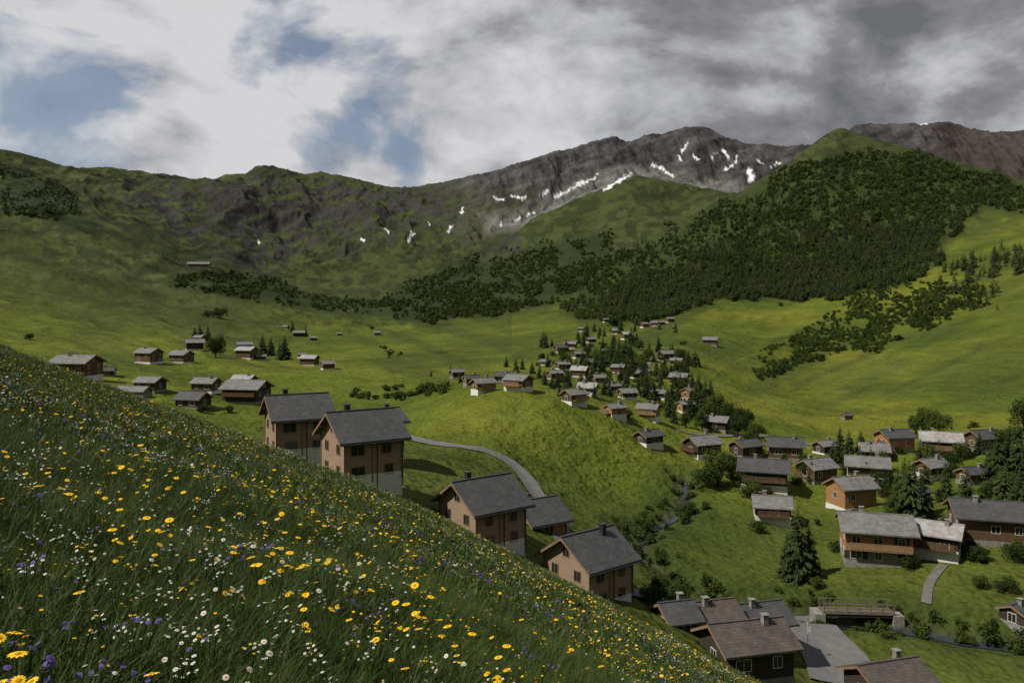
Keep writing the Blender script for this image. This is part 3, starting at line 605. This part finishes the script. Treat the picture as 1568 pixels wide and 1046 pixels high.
mass('distant_spruce_forest',sample(FOREST,8500,450,-.14,26,40,20,seed=3),CONL,.5,1.4)
mass('hillside_scrub',sample(FOREST,15000,450,-.26,30,seed=5),BUL,.7,1.8)
LOWF=[(900,488),(960,430),(1000,415),(1100,380),(1300,350),(1450,345),(1430,410),(1330,447),(1215,464),(1100,464),(1030,485)]
mass('lower_spruce_forest',sample(LOWF,4600,450,-.3,22,seed=6),CONL,.7,1.45,1)
mass('valley_scrub',np.vstack([sample(SCRUB,10000,500,-.14,28,24,13),sample(LW,3400,500,-.2,12),sample(LW2,1500,700,-.15)]),BUL,.7,1.6,2)
RS=[(1130,580),(1190,530),(1260,490),(1310,440),(1400,430),(1500,440),(1510,470),(1440,500),(1370,520),(1350,540),(1300,535),(1230,560),(1180,585)]
mass('meadow_alder_scrub',sample(RS,8000,300,-.22,14,30,16),BUL,.4,.85,3)
RS2=[(1440,410),(1568,375),(1568,400),(1530,440),(1520,475),(1470,460),(1430,440)]
mass('meadow_spruces',sample(RS2,420,300,-.3),CONL,.5,1.2,4)
VB=[(800,560),(900,490),(1030,490),(1070,580),(1140,650),(1040,650),(930,600)]
mass('village_shrubs',sample(VB,650,200,-.1),BUL,.35,.8,5)
KB=[(540,600),(620,592),(690,598),(650,612),(600,614),(540,612)]
mass('stream_scrub',np.vstack([sample(KB,260,180,-.2,6),sample([(560,500),(600,505),(640,545),(600,550),(570,530)],120,300,.0,8)]),BUL,.4,.8,6)
bp=[]
for a,b_ in zip(STREAM[:-1],STREAM[1:]):
    for k in range(16):
        t=np.random.rand(); q=a+(b_-a)*t+np.random.normal(0,1,2)*2.2; bp.append((q[0],q[1],hz(q[0],q[1])))
mass('streamside_bushes',np.array(bp),BUL,.2,.5,7)
RV=[(1200,700),(1568,640),(1568,870),(1400,850),(1230,860),(1120,760)]
mass('garden_shrubs',sample(RV,360,90,.05),BUL,.25,.6,8)
# grass tufts and flowers
def grassmat():
    m,nt,b,o=nt_new('grass_blades'); oi=nt.nodes.new('ShaderNodeObjectInfo')
    co=objco(nt); n=noise(nt,co,14,1,.5); f=math_(nt,'ADD',math_(nt,'MULTIPLY',n,.4),math_(nt,'MULTIPLY',oi.outputs['Random'],.7))
    cc=ramp(nt,f,[(.15,(.022,.044,.009)),(.45,(.04,.072,.012)),(.75,(.062,.096,.016)),(.98,(.11,.115,.035))])
    nt.links.new(cc,b.inputs['Base Color']); b.inputs['Roughness'].default_value=.55
    tr=nt.nodes.new('ShaderNodeBsdfTranslucent'); nt.links.new(cc,tr.inputs[0]); mx=nt.nodes.new('ShaderNodeMixShader'); mx.inputs[0].default_value=.3
    nt.links.new(b.outputs[0],mx.inputs[1]); nt.links.new(tr.outputs[0],mx.inputs[2]); nt.links.new(mx.outputs[0],o.inputs[0]); return m
M_G=grassmat()
def blade(g,x,y,h,w,a,lean,rnd):
    dx,dy=math.cos(a),math.sin(a); nx,ny=-dy,dx; pts=[]
    for s in range(4):
        f=s/3; px_=x+dx*lean*h*f*f; py_=y+dy*lean*h*f*f; z=h*f*(1-.25*lean*f); ww=w*(1-f)**.6
        pts+=[(px_-nx*ww,py_-ny*ww,z),(px_+nx*ww,py_+ny*ww,z)]
    g.add(pts,[(0,1,3,2),(2,3,5,4),(4,5,7,6)])
def tuft(name,n,R,h0,h1,w,seed,broadl=0):
    rnd=random.Random(seed); g=G()
    for i in range(n):
        a=rnd.random()*6.28; q=R*rnd.random()**.5; blade(g,q*math.cos(a),q*math.sin(a),rnd.uniform(h0,h1),w*rnd.uniform(.6,1.3),rnd.random()*6.28,rnd.uniform(.1,1.0),rnd)
    for i in range(broadl):
        a=rnd.random()*6.28; q=R*rnd.random()**.5; blade(g,q*math.cos(a),q*math.sin(a),rnd.uniform(h0*.5,h1*.6),w*5,rnd.random()*6.28,rnd.uniform(.6,1.3),rnd)
    me=bpy.data.meshes.new(name); me.from_pydata(g.v,[],g.f); me.update(); me.materials.append(M_G); return me
TU=[tuft('grass_tuft_a',26,.10,.10,.28,.0028,1,9),tuft('grass_tuft_b',20,.10,.08,.24,.0032,2,14),tuft('grass_tuft_c',16,.09,.18,.38,.0026,3,6),tuft('herb_leaves',6,.10,.08,.24,.0044,4,26)]
TF=[tuft('grass_far_a',24,.26,.12,.28,.007,5,8),tuft('grass_far_b',20,.26,.10,.24,.008,6,9),tuft('grass_far_c',18,.24,.16,.34,.007,7,5)]
def petalflower(name,c,cc,H,r,npet,heads,seed):
    rnd=random.Random(seed); g=G(); s=G()
    k=G()
    for h in range(heads):
        ox,oy=rnd.uniform(-.05,.05)*(heads>1),rnd.uniform(-.05,.05)*(heads>1); hh=H*rnd.uniform(.8,1.1)
        s.cyl((ox*.2,oy*.2,0),(ox,oy,hh),.0022,.0018,3)
        tilt=Vector((rnd.uniform(-.5,.5),rnd.uniform(-.7,.1),1)).normalized(); a=tilt.orthogonal().normalized(); b=tilt.cross(a); o=Vector((ox,oy,hh))
        for i in range(npet):
            t=6.283*i/npet; d=a*math.cos(t)+b*math.sin(t); n=b*math.cos(t)-a*math.sin(t); w=r*2.2/npet*1.15
            g.add([tuple(o+d*r*.15),tuple(o+d*r*.7+n*w),tuple(o+d*r-tilt*r*.1),tuple(o+d*r*.7-n*w)],[(0,1,2,3)])
        q=[o+tilt*r*.18]+[o+(a*math.cos(t)+b*math.sin(t))*r*.33+tilt*.002 for t in [6.283*i/6 for i in range(6)]]
        k.add([tuple(v) for v in q],[(0,i,i%6+1) for i in range(1,7)])
    me=bpy.data.meshes.new(name); n=len(g.v);n2=n+len(s.v)
    me.from_pydata(g.v+s.v+k.v,[],g.f+[tuple(i+n for i in q) for q in s.f]+[tuple(i+n2 for i in q) for q in k.f]); me.update()
    for mm in (c,M_G,cc): me.materials.append(mm)
    me.polygons.foreach_set('material_index',[0]*len(g.f)+[1]*len(s.f)+[2]*len(k.f)); return me
PY_=plain('yellow_petal',(.75,.48,.01),.6,.15,40); PO=plain('orange_disc',(.55,.27,.01),.7,.2,40); PW=plain('white_petal',(.55,.56,.5),.6,.1,40); PV=plain('violet_petal',(.09,.06,.22),.6,.3,40)
FLY=[petalflower('hawkbit_a',PY_,PO,.38,.022,12,1,1),petalflower('hawkbit_b',PY_,PO,.33,.02,12,2,2),petalflower('arnica',PY_,PO,.42,.03,11,1,3)]
FLW=[petalflower('daisy',PW,PO,.34,.016,12,1,4),petalflower('yarrow_a',PW,PW,.33,.008,5,7,5),petalflower('yarrow_b',PW,PW,.28,.009,5,5,6)]
FLV=[petalflower('bellflower_a',PV,PV,.3,.014,5,4,7),petalflower('bellflower_b',PV,PV,.33,.012,5,5,8)]
FLB=[petalflower('buttercup_a',PY_,PY_,.34,.008,5,4,9),petalflower('buttercup_b',PY_,PY_,.28,.009,5,3,10)]
def scat(name,n,y0,y1,srcs,s0,s1,clump=None,pw=2.0,seed=0):
    q=np.random.rand(n); Y=(y0**pw+q*(y1**pw-y0**pw))**(1/pw); u=np.random.uniform(-.72,.42,n); x=u*Y
    if clump is not None:
        k=fbm(x/clump[0],Y/clump[0],3,seed)+clump[2]*np.random.randn(n)*.2>clump[1]; x=x[k];Y=Y[k]
    z=terrain(x,Y)-.01; n=len(x); rot=np.random.normal(0,.14,(n,3)); rot[:,2]=np.random.rand(n)*6.28
    hf=1+.35*fbm(x/1.5,Y/1.5,2,4)
    scatter(name,np.stack([x,Y,z],1),rot,np.random.uniform(s0,s1,n)*hf,srcs,seed)
scat('meadow_grass',23000,1.6,11,TU,.75,1.25,seed=1)
scat('meadow_grass_beyond',30000,10,46,TF,.75,1.2,seed=2,pw=1.6)
scat('yellow_wildflowers',4200,1.8,34,FLY,.75,1.15,(2.0,-.05,1),1.35,seed=3)
scat('buttercups',3600,2,40,FLB,.8,1.2,(3.0,.0,1),1.5,seed=4)
scat('white_wildflowers',8000,2.2,40,FLW,.8,1.25,(2.2,.03,1),1.5,seed=5)
scat('violet_wildflowers',2200,1.8,20,FLV,.8,1.2,(1.5,.08,1),1.4,seed=6)
# ------------------------------------------------------------------ sun, clouds, sky
EL=math.radians(50); SH=Vector((-.93,-.37,0)).normalized(); S=Vector((SH.x*math.cos(EL),SH.y*math.cos(EL),math.sin(EL)))
sl=bpy.data.lights.new('sun','SUN'); sl.energy=5.0; sl.angle=math.radians(.6); sl.color=(1,.93,.80); so=link(bpy.data.objects.new('sun',sl)); so.rotation_euler=S.to_track_quat('Z','Y').to_euler()
AL=1400.
cx=np.linspace(-3000,1300,230); cy=np.linspace(-1100,3000,230); CXg,CYg=np.meshgrid(cx,cy,indexing='ij')
fx,fy=CXg.ravel(),CYg.ravel(); zg=np.zeros(fx.size)
for _ in range(3):
    k=(AL-zg)/S.z; gx=fx-S.x*k; gy=fy-S.y*k; zg=zg*.3+.7*np.clip(terrain(gx,gy),-60,700)
den=1.02+.38*fbm(fx/180,fy/180,5,2)
for (hx,hyy,rx,ry,a) in [(-110,310,140,90,.9),(-330,720,180,190,.65),(-30,520,150,130,.9),(-5,195,48,36,.5),(60,250,70,45,.4),(215,600,150,190,1.1),(420,1150,220,200,.7),(-430,1900,180,230,.5),(560,850,150,160,.6),(200,2700,300,200,.45),(60,92,90,38,-.6),(-5,88,40,26,-.25),(20,0,120,30,-.25)]:
    den-=a*np.exp(-(((gx-hx)/rx)**2+((gy-hyy)/ry)**2))
den=np.clip(den,.03,.97)
edge=sst(-3000,-2700,fx)*(1-sst(1000,1300,fx))*sst(-1100,-900,fy)*(1-sst(2700,3000,fy)); den=den*edge
CZ=AL+60*fbm(fx/300,fy/300,3,3)
ii=np.arange(229)[:,None]*230+np.arange(229)[None,:]
me=mesh_np('cloud_shadow_sheet',np.stack([fx,fy,CZ],1),np.stack([ii,ii+230,ii+231,ii+1],-1).reshape(-1,4),True)  # unseen sheet above the frame, added to cast cloud shade on the ground
a=me.attributes.new('density','FLOAT','POINT'); a.data.foreach_set('value',den.astype(np.float32))
m=bpy.data.materials.new('cloud_shadow'); m.use_nodes=True; nt=m.node_tree; nt.nodes.clear(); o=nt.nodes.new('ShaderNodeOutputMaterial'); at=nt.nodes.new('ShaderNodeAttribute'); at.attribute_name='density'
tp=nt.nodes.new('ShaderNodeBsdfTransparent'); tl=nt.nodes.new('ShaderNodeBsdfTranslucent'); tl.inputs[0].default_value=(.12,.125,.135,1); mx=nt.nodes.new('ShaderNodeMixShader')
nt.links.new(at.outputs['Fac'],mx.inputs[0]); nt.links.new(tp.outputs[0],mx.inputs[1]); nt.links.new(tl.outputs[0],mx.inputs[2]); nt.links.new(mx.outputs[0],o.inputs[0])
me.materials.append(m); link(bpy.data.objects.new('cloud_shadow_sheet',me))
# world
w=bpy.data.worlds.new('World'); scene.world=w; w.use_nodes=True; nt=w.node_tree; nt.nodes.clear()
out=nt.nodes.new('ShaderNodeOutputWorld'); bg=nt.nodes.new('ShaderNodeBackground'); bg.inputs[1].default_value=.1; nt.links.new(bg.outputs[0],out.inputs[0])
sky=nt.nodes.new('ShaderNodeTexSky'); sky.sky_type='NISHITA'; sky.sun_disc=False; sky.sun_elevation=EL; sky.sun_rotation=math.atan2(SH.x,SH.y); sky.altitude=1600
dirv=nt.nodes.new('ShaderNodeTexCoord').outputs['Generated']
sp=nt.nodes.new('ShaderNodeSeparateXYZ'); nt.links.new(dirv,sp.inputs[0])
mpa=nt.nodes.new('ShaderNodeMapping'); mpa.inputs['Scale'].default_value=(1,1,1.7); nt.links.new(dirv,mpa.inputs[0]); cvec=mpa.outputs[0]
nA=noise(nt,cvec,4.6,11,.57,.3); nB=noise(nt,cvec,12,8,.6,.2)
mp=nt.nodes.new('ShaderNodeMapping'); mp.inputs['Location'].default_value=(.04,.0,-.05); nt.links.new(cvec,mp.inputs[0]); nC=noise(nt,mp.outputs[0],4.6,8,.57,.3)
def blob(px,py,wd):
    d=Vector(((px-CX)/F,1,(HY-py)/F)).normalized()
    v=nt.nodes.new('ShaderNodeVectorMath'); v.operation='DOT_PRODUCT'; nt.links.new(dirv,v.inputs[0]); v.inputs[1].default_value=d
    mr=nt.nodes.new('ShaderNodeMapRange'); mr.interpolation_type='SMOOTHSTEP'; nt.links.new(v.outputs['Value'],mr.inputs[0]); mr.inputs[1].default_value=math.cos(math.atan(wd/F)); mr.inputs[2].default_value=1; return mr.outputs[0]
cover=math_(nt,'MULTIPLY_ADD',nA,2.4,-.44)
for (a,b_,wd,k) in [(60,100,110,-.10),(190,80,120,-.16),(420,60,130,-.24),(590,185,90,-.18),(650,250,75,-.30),(80,225,110,-.16),(600,25,80,-.22),(1250,60,700,.6),(330,190,150,.14),(790,150,160,.3),(60,160,90,.08),(510,120,90,.08)]:
    cover=math_(nt,'MULTIPLY_ADD',blob(a,b_,wd),k,cover)
cm=ramp(nt,cover,[(.36,(.2,.2,.2)),(.66,(1,1,1))])
dif=math_(nt,'MULTIPLY_ADD',math_(nt,'SUBTRACT',nA,nC),2.4,.5)
lum=math_(nt,'ADD',math_(nt,'MULTIPLY',dif,.6),math_(nt,'MULTIPLY',nB,.5))
for (a,b_,wd,k) in [(1350,90,560,-.19),(1200,-20,400,-.06),(860,80,220,.08),(250,170,450,.18),(1560,190,150,.16),(760,190,160,.10),(620,30,200,.06)]:
    lum=math_(nt,'MULTIPLY_ADD',blob(a,b_,wd),k,lum)
# sky dimmed overhead and behind the viewer, out of frame, to lower ambient light
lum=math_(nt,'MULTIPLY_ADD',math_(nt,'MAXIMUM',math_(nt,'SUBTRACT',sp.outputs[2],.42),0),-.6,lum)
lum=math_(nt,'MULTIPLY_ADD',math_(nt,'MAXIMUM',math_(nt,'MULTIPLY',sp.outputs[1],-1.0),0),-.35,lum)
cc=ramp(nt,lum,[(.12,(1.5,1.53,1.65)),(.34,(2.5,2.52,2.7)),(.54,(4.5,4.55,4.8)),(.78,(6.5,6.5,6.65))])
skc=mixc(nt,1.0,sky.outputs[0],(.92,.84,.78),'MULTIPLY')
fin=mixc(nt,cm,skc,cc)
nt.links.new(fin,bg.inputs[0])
# ------------------------------------------------------------------ camera
cam=bpy.data.cameras.new('camera'); cam.sensor_width=36; cam.lens=36*F/1568; cam.shift_y=-(523-HY)/1568; cam.clip_start=.1; cam.clip_end=20000
co=link(bpy.data.objects.new('camera',cam)); co.location=(0,0,0); co.rotation_euler=(math.radians(90),0,0); scene.camera=co
scene.view_settings.view_transform='Standard'; scene.view_settings.look='None'; scene.view_settings.exposure=0
